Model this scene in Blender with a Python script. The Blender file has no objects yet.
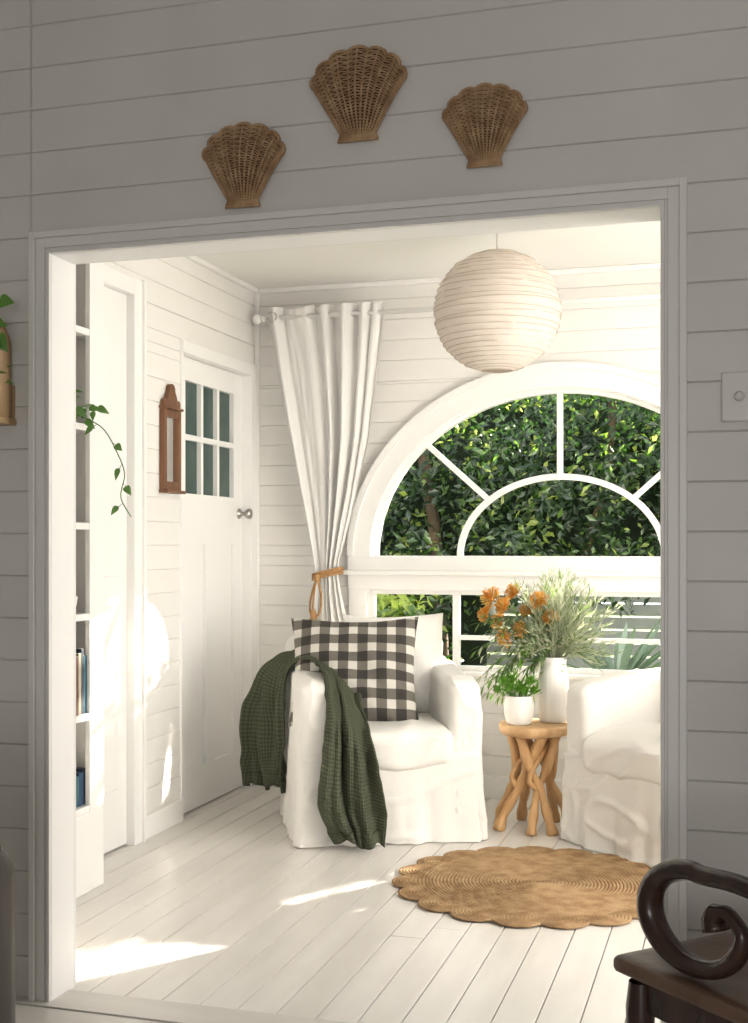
import bpy, bmesh, math, random
from mathutils import Vector, Matrix, noise
random.seed(7)
R=random.random
def U(a,b): return a+(b-a)*random.random()
PI=math.pi
scn=bpy.context.scene

# ------------------------------------------------------------------ materials
def newmat(name):
    m=bpy.data.materials.new(name); m.use_nodes=True
    nt=m.node_tree; b=nt.nodes['Principled BSDF']
    return m,nt,b
def simple(name,col,rough=.5,col2=None,nscale=6.,bump=0.,bscale=40.,metal=0.,spec=.5,stretch=(1,1,1),bdist=.01,coord='Object',dist=0.):
    m,nt,b=newmat(name)
    N=nt.nodes; L=nt.links
    b.inputs['Roughness'].default_value=rough
    b.inputs['Metallic'].default_value=metal
    b.inputs['Specular IOR Level'].default_value=spec
    b.inputs['Base Color'].default_value=(*col,1)
    tc=N.new('ShaderNodeTexCoord'); mp=N.new('ShaderNodeMapping'); mp.inputs['Scale'].default_value=stretch
    L.new(tc.outputs[coord],mp.inputs['Vector'])
    if col2:
        n=N.new('ShaderNodeTexNoise'); n.inputs['Scale'].default_value=nscale; n.inputs['Detail'].default_value=5
        L.new(mp.outputs[0],n.inputs['Vector'])
        r=N.new('ShaderNodeValToRGB'); r.color_ramp.elements[0].color=(*col,1); r.color_ramp.elements[1].color=(*col2,1)
        r.color_ramp.elements[0].position=.35; r.color_ramp.elements[1].position=.65
        L.new(n.outputs['Fac'],r.inputs['Fac']); L.new(r.outputs['Color'],b.inputs['Base Color'])
    if bump>0:
        n2=N.new('ShaderNodeTexNoise'); n2.inputs['Scale'].default_value=bscale; n2.inputs['Detail'].default_value=4; n2.inputs['Distortion'].default_value=dist
        L.new(mp.outputs[0],n2.inputs['Vector'])
        bp=N.new('ShaderNodeBump'); bp.inputs['Strength'].default_value=bump; bp.inputs['Distance'].default_value=bdist
        L.new(n2.outputs['Fac'],bp.inputs['Height']); L.new(bp.outputs[0],b.inputs['Normal'])
    return m
def leafmat(name,col,trans,gl=.12,tf=.45):
    m=bpy.data.materials.new(name); m.use_nodes=True; nt=m.node_tree; N=nt.nodes; L=nt.links
    N.clear()
    o=N.new('ShaderNodeOutputMaterial'); d=N.new('ShaderNodeBsdfDiffuse'); t=N.new('ShaderNodeBsdfTranslucent'); g=N.new('ShaderNodeBsdfGlossy')
    d.inputs['Color'].default_value=(*col,1); t.inputs['Color'].default_value=(*trans,1)
    g.inputs['Roughness'].default_value=.35; g.inputs['Color'].default_value=(.8,.85,.8,1)
    m1=N.new('ShaderNodeMixShader'); m1.inputs[0].default_value=tf
    m2=N.new('ShaderNodeMixShader'); m2.inputs[0].default_value=gl
    L.new(d.outputs[0],m1.inputs[1]); L.new(t.outputs[0],m1.inputs[2]); L.new(m1.outputs[0],m2.inputs[1]); L.new(g.outputs[0],m2.inputs[2]); L.new(m2.outputs[0],o.inputs[0])
    return m
def cloth_trans(name,col,tf,bump=.3,bscale=400,wr=0):
    m=bpy.data.materials.new(name); m.use_nodes=True; nt=m.node_tree; N=nt.nodes; L=nt.links
    N.clear()
    o=N.new('ShaderNodeOutputMaterial'); d=N.new('ShaderNodeBsdfDiffuse'); t=N.new('ShaderNodeBsdfTranslucent')
    d.inputs['Color'].default_value=(*col,1); t.inputs['Color'].default_value=(*col,1)
    tc=N.new('ShaderNodeTexCoord'); n=N.new('ShaderNodeTexNoise'); n.inputs['Scale'].default_value=bscale
    L.new(tc.outputs['Object'],n.inputs['Vector'])
    bp=N.new('ShaderNodeBump'); bp.inputs['Strength'].default_value=bump; bp.inputs['Distance'].default_value=.003
    L.new(n.outputs['Fac'],bp.inputs['Height']); L.new(bp.outputs[0],d.inputs['Normal'])
    m1=N.new('ShaderNodeMixShader'); m1.inputs[0].default_value=tf
    L.new(d.outputs[0],m1.inputs[1]); L.new(t.outputs[0],m1.inputs[2]); L.new(m1.outputs[0],o.inputs[0])
    return m

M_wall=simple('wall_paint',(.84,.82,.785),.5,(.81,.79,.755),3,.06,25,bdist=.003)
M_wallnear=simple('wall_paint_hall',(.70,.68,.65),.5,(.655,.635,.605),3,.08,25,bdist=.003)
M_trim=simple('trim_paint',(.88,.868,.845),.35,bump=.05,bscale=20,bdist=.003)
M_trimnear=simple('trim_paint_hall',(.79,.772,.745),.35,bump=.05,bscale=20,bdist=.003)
M_ceil=simple('ceiling_paint',(.86,.845,.81),.6)
M_floor=simple('floor_paint',(.77,.74,.70),.28,(.67,.64,.595),2.5,.25,14,stretch=(3,.6,1),bdist=.003)
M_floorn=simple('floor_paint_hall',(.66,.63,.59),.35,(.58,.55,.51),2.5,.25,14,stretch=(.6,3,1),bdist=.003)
M_gap=simple('board_gap',(.10,.08,.06),.8)
M_slip=simple('slipcover_linen',(.84,.82,.785),.9,(.82,.80,.76),4,.25,9,spec=.15,bdist=.02,dist=.4)
M_cur=cloth_trans('curtain_linen',(.90,.885,.86),.12)
M_paper=cloth_trans('rice_paper',(.82,.75,.68),.30,.6,30)
M_wick=simple('wicker',(.33,.19,.095),.6,(.52,.34,.19),30,.3,150,bdist=.002)
M_wickd=simple('wicker_dark',(.09,.045,.022),.8)
M_jute=simple('jute',(.29,.175,.09),.9,(.43,.29,.16),18,.8,160,spec=.1,bdist=.006)
M_teak=simple('teak_root',(.46,.25,.10),.55,(.62,.38,.18),7,.3,30,stretch=(3,3,.6),bdist=.004)
M_teakt=simple('teak_top',(.50,.29,.13),.5,(.66,.43,.23),8,.2,30,stretch=(1,4,1))
M_wood=simple('mirror_wood',(.12,.045,.018),.4,(.20,.085,.032),8,.15,40,stretch=(3,3,.5))
M_dark=simple('dark_wood',(.030,.016,.012),.25,(.05,.026,.017),5,.1,30,stretch=(1,4,1))
M_seatw=simple('worn_seat_wood',(.09,.048,.03),.35,(.14,.08,.05),5,.1,30,stretch=(1,4,1))
M_leather=simple('dark_leather',(.022,.014,.012),.4,(.034,.021,.017),8,.05,60,bdist=.002)
M_steel=simple('nickel',(.45,.43,.40),.3,metal=1)
M_rope=simple('rope',(.40,.21,.08),.9,(.52,.30,.14),60,.6,200)
M_cer=simple('white_ceramic',(.84,.82,.79),.35,bump=.3,bscale=30,bdist=.004)
M_plate=simple('switch_plastic',(.68,.66,.63),.3)
M_glassd=simple('door_glass',(.035,.070,.060),.06,(.06,.10,.088),5)
M_mirror=simple('mirror_glass',(.8,.8,.8),.04,metal=1)
M_lf1=leafmat('leaf_dark',(.010,.030,.007),(.045,.13,.015),.08,.35)
M_lf2=leafmat('leaf_mid',(.055,.11,.018),(.20,.38,.03),.10,.45)
M_lf3=leafmat('leaf_highlight',(.32,.40,.07),(.66,.78,.14),.08,.5)  # hedge highlights, put into the leaf colour
M_lfp=leafmat('pothos_leaf',(.06,.17,.02),(.16,.38,.04),.10,.3)
M_spray=leafmat('spray_leaf',(.48,.50,.35),(.5,.57,.35),.05,.4)
M_lfs=leafmat('succulent_leaf',(.13,.32,.03),(.22,.5,.05),.1,.3)
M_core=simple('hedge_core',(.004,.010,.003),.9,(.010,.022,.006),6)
M_trunk=simple('bark',(.10,.07,.045),.9,(.17,.12,.08),10,.5,40)
M_orange=leafmat('protea_orange',(.86,.38,.06),(.95,.5,.09),.04,.4)
M_yellow=leafmat('protea_yellow',(.88,.62,.20),(.9,.66,.22),.04,.4)
M_fence=simple('fence_paint',(.50,.52,.53),.7,(.42,.44,.45),4)
M_grass=simple('lawn',(.16,.22,.07),.95,(.22,.26,.10),8,.5,60)
bookcols=[(.02,.03,.05),(.30,.27,.20),(.03,.10,.13),(.02,.06,.12),(.10,.04,.03),(.5,.47,.4)]
M_books=[simple('book_cloth_%d'%i,c,.6) for i,c in enumerate(bookcols)]

# gingham
def gingham():
    m,nt,b=newmat('gingham_cloth'); N=nt.nodes;L=nt.links
    tc=N.new('ShaderNodeTexCoord'); sp=N.new('ShaderNodeSeparateXYZ'); L.new(tc.outputs['Object'],sp.inputs[0])
    outs=[]
    for ax,off in (('X',5.25),('Z',5.25)):
        a=N.new('ShaderNodeMath');a.operation='MULTIPLY_ADD';a.inputs[1].default_value=1/.084;a.inputs[2].default_value=off
        L.new(sp.outputs[ax],a.inputs[0])
        f=N.new('ShaderNodeMath');f.operation='FRACT';L.new(a.outputs[0],f.inputs[0])
        g=N.new('ShaderNodeMath');g.operation='GREATER_THAN';g.inputs[1].default_value=.46;L.new(f.outputs[0],g.inputs[0])
        outs.append(g)
    s=N.new('ShaderNodeMath');s.operation='ADD';L.new(outs[0].outputs[0],s.inputs[0]);L.new(outs[1].outputs[0],s.inputs[1])
    h=N.new('ShaderNodeMath');h.operation='MULTIPLY';h.inputs[1].default_value=.5;L.new(s.outputs[0],h.inputs[0])
    r=N.new('ShaderNodeValToRGB');r.color_ramp.interpolation='CONSTANT'
    e=r.color_ramp.elements;e[0].color=(.62,.60,.55,1);e[0].position=0
    e[1].position=.25;e[1].color=(.165,.150,.130,1)
    k=e.new(.75);k.color=(.052,.048,.043,1)
    L.new(h.outputs[0],r.inputs['Fac']);L.new(r.outputs[0],b.inputs['Base Color'])
    b.inputs['Roughness'].default_value=.9;b.inputs['Specular IOR Level'].default_value=.15
    n=N.new('ShaderNodeTexNoise');n.inputs['Scale'].default_value=8;n.inputs['Distortion'].default_value=1;L.new(tc.outputs['Object'],n.inputs['Vector'])
    bp=N.new('ShaderNodeBump');bp.inputs['Strength'].default_value=.5;bp.inputs['Distance'].default_value=.03
    L.new(n.outputs['Fac'],bp.inputs['Height']);L.new(bp.outputs[0],b.inputs['Normal'])
    return m
M_ging=gingham()
def waffle():
    m,nt,b=newmat('throw_waffle'); N=nt.nodes;L=nt.links
    b.inputs['Roughness'].default_value=.95;b.inputs['Specular IOR Level'].default_value=.1
    uv=N.new('ShaderNodeUVMap'); sp=N.new('ShaderNodeSeparateXYZ');L.new(uv.outputs[0],sp.inputs[0])
    outs=[]
    for ax,sc in (('X',230.),('Y',800.)):
        a=N.new('ShaderNodeMath');a.operation='MULTIPLY';a.inputs[1].default_value=sc;L.new(sp.outputs[ax],a.inputs[0])
        f=N.new('ShaderNodeMath');f.operation='SINE';L.new(a.outputs[0],f.inputs[0]);outs.append(f)
    s=N.new('ShaderNodeMath');s.operation='ADD';L.new(outs[0].outputs[0],s.inputs[0]);L.new(outs[1].outputs[0],s.inputs[1])
    r=N.new('ShaderNodeMapRange');r.inputs[1].default_value=-2;r.inputs[2].default_value=2;L.new(s.outputs[0],r.inputs[0])
    c=N.new('ShaderNodeValToRGB');c.color_ramp.elements[0].color=(.054,.060,.038,1);c.color_ramp.elements[1].color=(.115,.126,.085,1)
    L.new(r.outputs[0],c.inputs['Fac']);L.new(c.outputs[0],b.inputs['Base Color'])
    bp=N.new('ShaderNodeBump');bp.inputs['Strength'].default_value=.7;bp.inputs['Distance'].default_value=.005
    L.new(r.outputs[0],bp.inputs['Height']);L.new(bp.outputs[0],b.inputs['Normal'])
    return m
M_throw=waffle()

# ------------------------------------------------------------------ mesh builder
class MB:
    def __init__(s): s.v=[];s.f=[];s.m=[];s.s=[];s.uv={}
    def add(s,vs,fs,mat=0,smooth=False):
        o=len(s.v); s.v.extend([tuple(p) for p in vs])
        for f in fs:
            s.f.append(tuple(i+o for i in f)); s.m.append(mat); s.s.append(smooth)
        return o
    def box(s,x0,x1,y0,y1,z0,z1,mat=0,bev=0.,xf=None):
        bm=bmesh.new(); bmesh.ops.create_cube(bm,size=1)
        for v in bm.verts:
            v.co=Vector(((x0+x1)/2+v.co.x*(x1-x0),(y0+y1)/2+v.co.y*(y1-y0),(z0+z1)/2+v.co.z*(z1-z0)))
        if bev>0: bmesh.ops.bevel(bm,geom=bm.edges[:],offset=bev,segments=2,affect='EDGES',profile=.5)
        vs=[v.co.copy() for v in bm.verts]; bm.verts.index_update()
        if xf: vs=[xf(p) for p in vs]
        fs=[[v.index for v in f.verts] for f in bm.faces]; bm.free()
        s.add(vs,fs,mat,False)
    def tube(s,pts,r,n=8,mat=0,caps=True,sx=1.,sy=1.,up=None,smooth=True):
        pts=[Vector(p) for p in pts]; k=len(pts)
        rr=r if isinstance(r,(list,tuple)) else [r]*k
        vs=[];prev=None
        for i,p in enumerate(pts):
            t=(pts[min(i+1,k-1)]-pts[max(i-1,0)])
            if t.length<1e-9: t=Vector((0,0,1))
            t.normalize()
            if up is not None: u=Vector(up)
            elif prev is not None: u=prev
            else: u=Vector((0,0,1)) if abs(t.z)<.9 else Vector((1,0,0))
            a=u-t*u.dot(t)
            if a.length<1e-6: a=t.orthogonal()
            a.normalize(); b=t.cross(a); prev=a
            for j in range(n):
                q=2*PI*j/n
                vs.append(p+a*(math.cos(q)*rr[i]*sx)+b*(math.sin(q)*rr[i]*sy))
        fs=[]
        for i in range(k-1):
            for j in range(n):
                fs.append((i*n+j,i*n+(j+1)%n,(i+1)*n+(j+1)%n,(i+1)*n+j))
        if caps: fs.append(tuple(range(n))[::-1]); fs.append(tuple((k-1)*n+j for j in range(n)))
        s.add(vs,fs,mat,smooth)
    def lathe(s,prof,n=32,c=(0,0,0),mat=0,fn=None):
        vs=[]
        for (r,z) in prof:
            for j in range(n):
                q=2*PI*j/n; rr=r
                if fn: rr=fn(r,z,q)
                vs.append((c[0]+rr*math.cos(q),c[1]+rr*math.sin(q),c[2]+z))
        fs=[]
        for i in range(len(prof)-1):
            for j in range(n): fs.append((i*n+j,i*n+(j+1)%n,(i+1)*n+(j+1)%n,(i+1)*n+j))
        s.add(vs,fs,mat,True)
    def grid(s,fn,nu,nv,mat=0,smooth=True,uv=False):
        vs=[fn(i/nu,j/nv) for j in range(nv+1) for i in range(nu+1)]
        fs=[(j*(nu+1)+i,j*(nu+1)+i+1,(j+1)*(nu+1)+i+1,(j+1)*(nu+1)+i) for j in range(nv) for i in range(nu)]
        o=s.add(vs,fs,mat,smooth)
        if uv:
            for j in range(nv+1):
                for i in range(nu+1): s.uv[o+j*(nu+1)+i]=(i/nu,j/nv)
    def rbox(s,c,size,r,n=18,deform=None,mat=0):
        hx,hy,hz=[a/2 for a in size]; h=(hx,hy,hz)
        def w(t): 
            g=abs(t); return math.copysign(1-(1-g)**1.5,t) if g>0 else 0
        for ax in range(3):
            for sg in (-1,1):
                def fn(u,v):
                    a=w(u*2-1);b=w(v*2-1); p=[0,0,0]
                    p[ax]=sg; p[(ax+1)%3]=a*sg; p[(ax+2)%3]=b
                    q=[p[i]*h[i] for i in range(3)]
                    inn=[max(-(h[i]-r),min(h[i]-r,q[i])) for i in range(3)]
                    d=Vector([q[i]-inn[i] for i in range(3)])
                    if d.length>1e-9: d=d.normalized()*r
                    P=Vector(inn)+d
                    if deform: P=deform(P)
                    return P+Vector(c)
                s.grid(fn,n,n,mat)
    def leaf(s,p,d,nrm,L,W,mat=0,bend=.2,k=4,heart=False):
        d=Vector(d).normalized(); nrm=Vector(nrm); sd=d.cross(nrm)
        if sd.length<1e-5: sd=d.orthogonal()
        sd.normalize(); nn=sd.cross(d).normalized(); p=Vector(p); vs=[];fs=[]
        for i in range(k+1):
            t=i/k
            if heart: w=W*.5*(math.sin(PI*min(1,t**.62))+.02)
            else: w=W*.5*(math.sin(PI*t)**.8 if 0<t<1 else .03)
            c=p+d*(L*t)-nn*(bend*L*t*t)
            vs+= [c-sd*w+nn*w*.25,c,c+sd*w+nn*w*.25]
        for i in range(k):
            a=i*3; fs+=[(a,a+1,a+4,a+3),(a+1,a+2,a+5,a+4)]
        s.add(vs,fs,mat,True)
    def finish(s,name,mats,loc=(0,0,0),rot=(0,0,0),merge=False,parent=None,solid=0.,subs=0):
        me=bpy.data.meshes.new(name); me.from_pydata(s.v,[],s.f)
        for m in mats: me.materials.append(m)
        me.polygons.foreach_set('material_index',s.m); me.polygons.foreach_set('use_smooth',s.s)
        if s.uv:
            ul=me.uv_layers.new(name='UVMap')
            for l in me.loops:
                ul.data[l.index].uv=s.uv.get(l.vertex_index,(0,0))
        if merge:
            bm=bmesh.new();bm.from_mesh(me);bmesh.ops.remove_doubles(bm,verts=bm.verts,dist=.0002)
            bmesh.ops.recalc_face_normals(bm,faces=bm.faces)
            bm.to_mesh(me);bm.free()
        me.update()
        o=bpy.data.objects.new(name,me); scn.collection.objects.link(o)
        o.location=loc;o.rotation_euler=rot
        if solid: 
            q=o.modifiers.new('s','SOLIDIFY');q.thickness=solid;q.offset=0
        if subs:
            q=o.modifiers.new('ss','SUBSURF');q.levels=subs;q.render_levels=subs
        if parent: o.parent=parent
        return o
def empty(name,loc=(0,0,0),rot=(0,0,0)):
    e=bpy.data.objects.new(name,None);scn.collection.objects.link(e);e.location=loc;e.rotation_euler=rot;return e
def cr(pts,n):
    P=[Vector(p) for p in pts];P=[P[0]*2-P[1]]+P+[P[-1]*2-P[-2]];out=[]
    segs=len(P)-3
    for k in range(n+1):
        t=k/n*segs;i=min(int(t),segs-1);f=t-i
        a,b,c,d=P[i:i+4]
        out.append(.5*((2*b)+(c-a)*f+(2*a-5*b+4*c-d)*f*f+(3*b-a-3*c+d)*f**3))
    return out
def nz(p,sc): return noise.noise(Vector(p)*sc)

# ------------------------------------------------------------------ dims
YN0,YN1=2.95,3.056         # hall wall
YB=5.95; XL=-2.43; XR=1.5; ZC=2.587
OX0,OX1,OZ=-1.803,-.180,2.044
CW=.061

def board(mb,P,u0b,u1b,u0t,u1t,z0,z1,g=.0035,d=.006,mat=0,gm=1):
    f=(z1-z0)
    a=g/f
    L=lambda x,y,t:x+(y-x)*t
    v=[P(u0b,z0,-d),P(u1b,z0,-d),P(L(u1b,u1t,a),z0+g,0),P(L(u0b,u0t,a),z0+g,0),
       P(L(u1b,u1t,1-a),z1-g,0),P(L(u0b,u0t,1-a),z1-g,0),P(u1t,z1,-d),P(u0t,z1,-d)]
    mb.add(v,[(0,1,2,3),(5,4,6,7)],mat); mb.add(v,[(3,2,4,5)],mat)
# hall wall
mb=MB(); Pn=lambda u,z,d:(u,YN0-d,z)
bh=.1165; z=0
while z<3.2:
    z1=z+bh; zt=OZ+CW-.02
    if z1<=zt:
        board(mb,Pn,-3.3,OX0-CW+.02,-3.3,OX0-CW+.02,z,z1,.0026,.005); board(mb,Pn,OX1+CW-.02,2.4,OX1+CW-.02,2.4,z,z1,.0026,.005)
    elif z>=zt:
        for a,b in ((-3.3,-1.872),(-1.870,2.4)): board(mb,Pn,a,b,a,b,z,z1,.0026,.005)
    else:
        board(mb,Pn,-3.3,OX0-CW+.02,-3.3,OX0-CW+.02,z,z1,.0026,.005); board(mb,Pn,OX1+CW-.02,2.4,OX1+CW-.02,2.4,z,z1,.0026,.005)
        board(mb,Pn,OX0-CW+.02,OX1+CW-.02,OX0-CW+.02,OX1+CW-.02,zt,z1,.0026,.005)
    z=z1
yb=YN0+.0065
mb.box(-3.3,OX0-.02,yb,YN1,0,3.25,1); mb.box(OX1+.02,2.4,yb,YN1,0,3.25,1); mb.box(OX0-.02,OX1+.02,yb,YN1,OZ+.02,3.25,1)
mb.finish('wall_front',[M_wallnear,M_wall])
# casing + lining of the wide opening
mb=MB()
def casing(mb,yf,sg):
    def pr(u0,u1,d):
        y0,y1=sorted((yf,yf-sg*d))
        mb.box(OX0-u1,OX0-u0,y0,y1,0,OZ+u1,0,.0015)
        mb.box(OX1+u0,OX1+u1,y0,y1,0,OZ+u1,0,.0015)
        mb.box(OX0-u0,OX1+u0,y0,y1,OZ+u0,OZ+u1,0,.0015)
    pr(.001,.010,.018); pr(.010,.017,.012); pr(.017,.044,.016); pr(.044,.061,.026)
casing(mb,YN0,1); casing(mb,YN1,-1)
mb.box(OX0-.02,OX0,YN0-.006,YN1+.004,0,OZ,1,.001); mb.box(OX1,OX1+.02,YN0-.006,YN1+.004,0,OZ,1,.001)
mb.box(OX0-.02,OX1+.02,YN0-.006,YN1+.004,OZ,OZ+.02,1,.001)
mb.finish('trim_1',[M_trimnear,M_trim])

# floors
mb=MB()
x=XL-.1; w=.112
while x<XR+.1:
    y=YN1-U(0,1.5)
    while y<YB+.1:
        y1=min(y+U(1.6,3.2),YB+.1); ya=max(y,YN1-.02)
        if y1>ya: mb.box(x+.0016,x+w-.0016,ya+.0008,y1-.0008,-.02,U(-.0008,.0008),0,.0018)
        y=y1
    x+=w
mb.box(XL-.1,XR+.1,YN1-.1,YB+.1,-.05,-.008,1)
y=YN1-.02;first=True
while y>-2.5:
    ww=.13 if first else .118
    x=-3.4
    while x<2.5:
        x1=min(x+(9 if first else U(1.6,3.4)),2.5)
        mb.box(x+.001,x1-.001,y-ww+.0013,y-.0013,-.02,.004 if first else U(-.0008,.0008),2,.0018)
        x=x1
    y-=ww;first=False
mb.box(-3.4,2.5,-2.6,YN1-.1,-.05,-.008,1)
mb.finish('floor',[M_floor,M_gap,M_floorn])

# back wall with arched window
CX,RZ,RX,ZB=-.847,.822,.952,1.195
mb=MB(); Pb=lambda u,z,d:(u,YB-d,z)
def ex(z,rx=RX+.05,rz=RZ+.05):
    t=(z-ZB)/rz
    return rx*math.sqrt(max(0,1-t*t))
LX0,LX1,LZ0,LZ1=CX-.975,CX+.975,.60,1.03
bh=.104
cuts=sorted(set([round(i*bh,4) for i in range(0,26)]+[LZ0,ZB-.001,ZB+RZ+.05]))
cuts=[c for c in cuts if c<ZC]+[ZC]
for z0,z1 in zip(cuts[:-1],cuts[1:]):
    if z1-z0<.012: g=.001
    else: g=.0028
    if z1<=LZ0+1e-6 or z0>=ZB+RZ+.05-1e-6: board(mb,Pb,XL,XR,XL,XR,z0,z1,g,.005)
    elif z1<=ZB: 
        board(mb,Pb,XL,LX0,XL,LX0,z0,z1,g,.005);board(mb,Pb,LX1,XR,LX1,XR,z0,z1,g,.005)
    else:
        a,b=ex(z0),ex(z1)
        board(mb,Pb,XL,CX-a,XL,CX-b,z0,z1,g,.005);board(mb,Pb,CX+a,XR,CX+b,XR,z0,z1,g,.005)
mb.finish('wall_back',[M_wall])
# window
mb=MB()
def band(mb,rxi,rzi,rxo,rzo,y0,y1,n=64,cx=CX,zb=ZB,mat=0):
    vs=[];fs=[]
    for i in range(n+1):
        q=PI*i/n; c,s_=math.cos(q),math.sin(q)
        for (rx,rz,y) in ((rxi,rzi,y0),(rxo,rzo,y0),(rxo,rzo,y1),(rxi,rzi,y1)): vs.append((cx+rx*c,y,zb+rz*s_))
    for i in range(n):
        for k in range(4): fs.append((i*4+k,i*4+(k+1)%4,i*4+4+(k+1)%4,i*4+4+k))
    fs.append((0,1,2,3)); fs.append((n*4,n*4+1,n*4+2,n*4+3))
    mb.add(vs,fs,mat,False)
band(mb,RX,RZ,RX+.100,RZ+.100,YB-.028,YB+.002)
band(mb,RX+.085,RZ+.085,RX+.118,RZ+.118,YB-.042,YB+.001)
band(mb,RX-.005,RZ-.005,RX+.06,RZ+.06,YB+.001,YB+.10)
band(mb,RX-.024,RZ-.024,RX+.01,RZ+.01,YB+.03,YB+.07)
band(mb,.485,.375,.515,.405,YB+.036,YB+.064)
mb.box(CX-.014,CX+.014,YB+.033,YB+.067,ZB+.38,ZB+RZ-.01,0,.003)
def bar(p,q,w=.026):
    p=Vector(p);q=Vector(q); d=(q-p).normalized(); n=Vector((-d.z,0,d.x))*w/2
    vs=[]
    for y in (YB+.034,YB+.066):
        for c in (p-n,p+n,q+n,q-n): vs.append((c.x,y,c.z))
    mb.add(vs,[(0,1,2,3),(7,6,5,4),(0,4,5,1),(1,5,6,2),(2,6,7,3),(3,7,4,0)])
for sg in (-1,1): bar((CX+sg*.36,0,ZB+.285),(CX+sg*.685,0,ZB+.575))
mb.box(CX-1.07,CX+1.07,YB-.031,YB+.10,1.105,ZB,0,.004)
mb.box(CX-1.10,CX+1.10,YB-.075,YB+.0,1.100,1.122,0,.005)
mb.box(CX-1.069,CX+1.069,YB-.027,YB+.099,1.025,1.104,0,.004)
# lower window
mb.box(LX0-.09,LX0+.005,YB-.026,YB+.098,.521,1.03,0,.003);mb.box(LX1-.005,LX1+.09,YB-.026,YB+.098,.521,1.03,0,.003)
mb.box(LX0-.091,LX1+.091,YB-.028,YB+.1,.52,.62,0,.003); mb.box(LX0-.11,LX1+.11,YB-.06,YB-.001,.601,.623,0,.004)
mb.box(LX0+.001,LX0+.03,YB+.03,YB+.07,.615,1.03);mb.box(LX1-.03,LX1-.001,YB+.03,YB+.07,.615,1.03)
mb.box(LX0+.002,LX1-.002,YB+.032,YB+.068,.612,.645);mb.box(LX0+.002,LX1-.002,YB+.032,YB+.068,1.0,1.029)
for xx in (-1.366,CX,-.328): mb.box(xx-.016,xx+.016,YB+.028,YB+.072,.61,1.028)
mb.box(-1.366,LX1-.003,YB+.035,YB+.065,.775,.797)
mb.finish('window_1',[M_trim])

# left wall
mb=MB(); Pl=lambda u,z,d:(XL+d,u,z)
DY0,DY1,DZ=5.06,5.85,2.125
EY0,EY1,EZ=3.90,4.57,2.29
cuts=sorted(set([round(i*bh,4) for i in range(0,26)]+[DZ,EZ]));cuts=[c for c in cuts if c<ZC]+[ZC]
for z0,z1 in zip(cuts[:-1],cuts[1:]):
    g=.0028 if z1-z0>.012 else .001
    if z0>=EZ-1e-6: segs=[(YN1,YB)]
    elif z0>=DZ-1e-6: segs=[(YN1,EY0),(EY1,YB)]
    else: segs=[(YN1,EY0),(EY1,DY0),(DY1,YB)]
    for u0,u1 in segs: board(mb,Pl,u0,u1,u0,u1,z0,z1,g,.005)
mb.box(XL-.12,XL-.10,YN1,YB,0,ZC)
mb.finish('wall_left',[M_wall])
# door 1 (glazed)
d=empty('door_1',((XL-.05),(DY0+DY1)/2,0)); di=Matrix.Translation(-Vector(d.location))
mb=MB(); X0,X1=XL-.075,XL-.032
st=.108
a0,a1=DY0+.001,DY1-.002
mb.box(X0,X1,a0,DY0+st,0.008,DZ-.002,0,.002);mb.box(X0,X1,DY1-st-.01,a1,0.008,DZ-.002,0,.002)
e1=.001
mb.box(X0+e1,X1-e1,DY0+st-.01,DY1-st,2.015,DZ-.003,0);mb.box(X0+e1,X1-e1,DY0+st-.01,DY1-st,1.25,1.49,0);mb.box(X0+e1,X1-e1,DY0+st-.01,DY1-st,0.009,.20,0)
ym=(DY0+DY1-.01)/2
mb.box(X0+.002,X1-.002,ym-.05,ym+.05,.19,1.26,0)
mb.box(X0+.01,X1-.018,DY0+st-.01,DY1-st,.19,1.26,0)
gy0,gy1=DY0+st,DY1-st-.01
for k in (1,2): 
    yy=gy0+(gy1-gy0)*k/3; mb.box(X0+.005,X1-.003,yy-.013,yy+.013,1.48,2.02,0)
mb.box(X0+.006,X1-.004,gy0-.005,gy1+.005,1.74,1.766,0)
mb.box(X0+.012,X0+.018,gy0-.005,gy1+.005,1.48,2.02,1)
o=mb.finish('panel',[M_trim,M_glassd],parent=d); o.matrix_parent_inverse=di
mb=MB()
mb.lathe([(0,0),(.027,.0),(.027,.006),(.010,.010),(.010,.035),(.022,.042),(.028,.055),(.024,.068),(.0,.073)],20)
o=mb.finish('knob',[M_steel],loc=(X1,DY1-.055,1.41),rot=(0,PI/2,0),parent=d); o.matrix_parent_inverse=di
mb=MB()
mb.box(XL-.098,XL+.016,DY1,YB-.005,0,DZ+.06,0,.002); mb.box(XL-.098,XL+.010,DY0-.020,DY0,0,DZ+.06,0,.002); mb.box(XL-.097,XL+.018,DY0-.019,DY1+.01,DZ,DZ+.055,0,.002)
mb.finish('trim_2',[M_trim])
# door 2 plain
mb=MB(); mb.box(XL-.06,XL-.014,EY0,EY1-.001,.01,EZ-.001,0,.002)
for z0,z1 in ((.25,1.0),(1.12,EZ-.12)): 
    mb.box(XL-.02,XL-.008,EY0+.08,EY1-.08,z0,z1,0,.004)
mb.finish('door_2',[M_trim])
mb=MB(); mb.box(XL-.06,XL+.022,EY1,EY1+.08,0,EZ+.07,0,.003); mb.box(XL-.06,XL+.020,EY0-.03,EY1+.078,EZ,EZ+.068,0,.003);mb.box(XL-.03,XL+.034,EY1+.066,EY1+.085,0,EZ+.075,0,.003);mb.box(XL-.06,XL+.018,EY0-.07,EY0,0,EZ+.069,0,.003)
mb.finish('trim_3',[M_trim])
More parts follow.
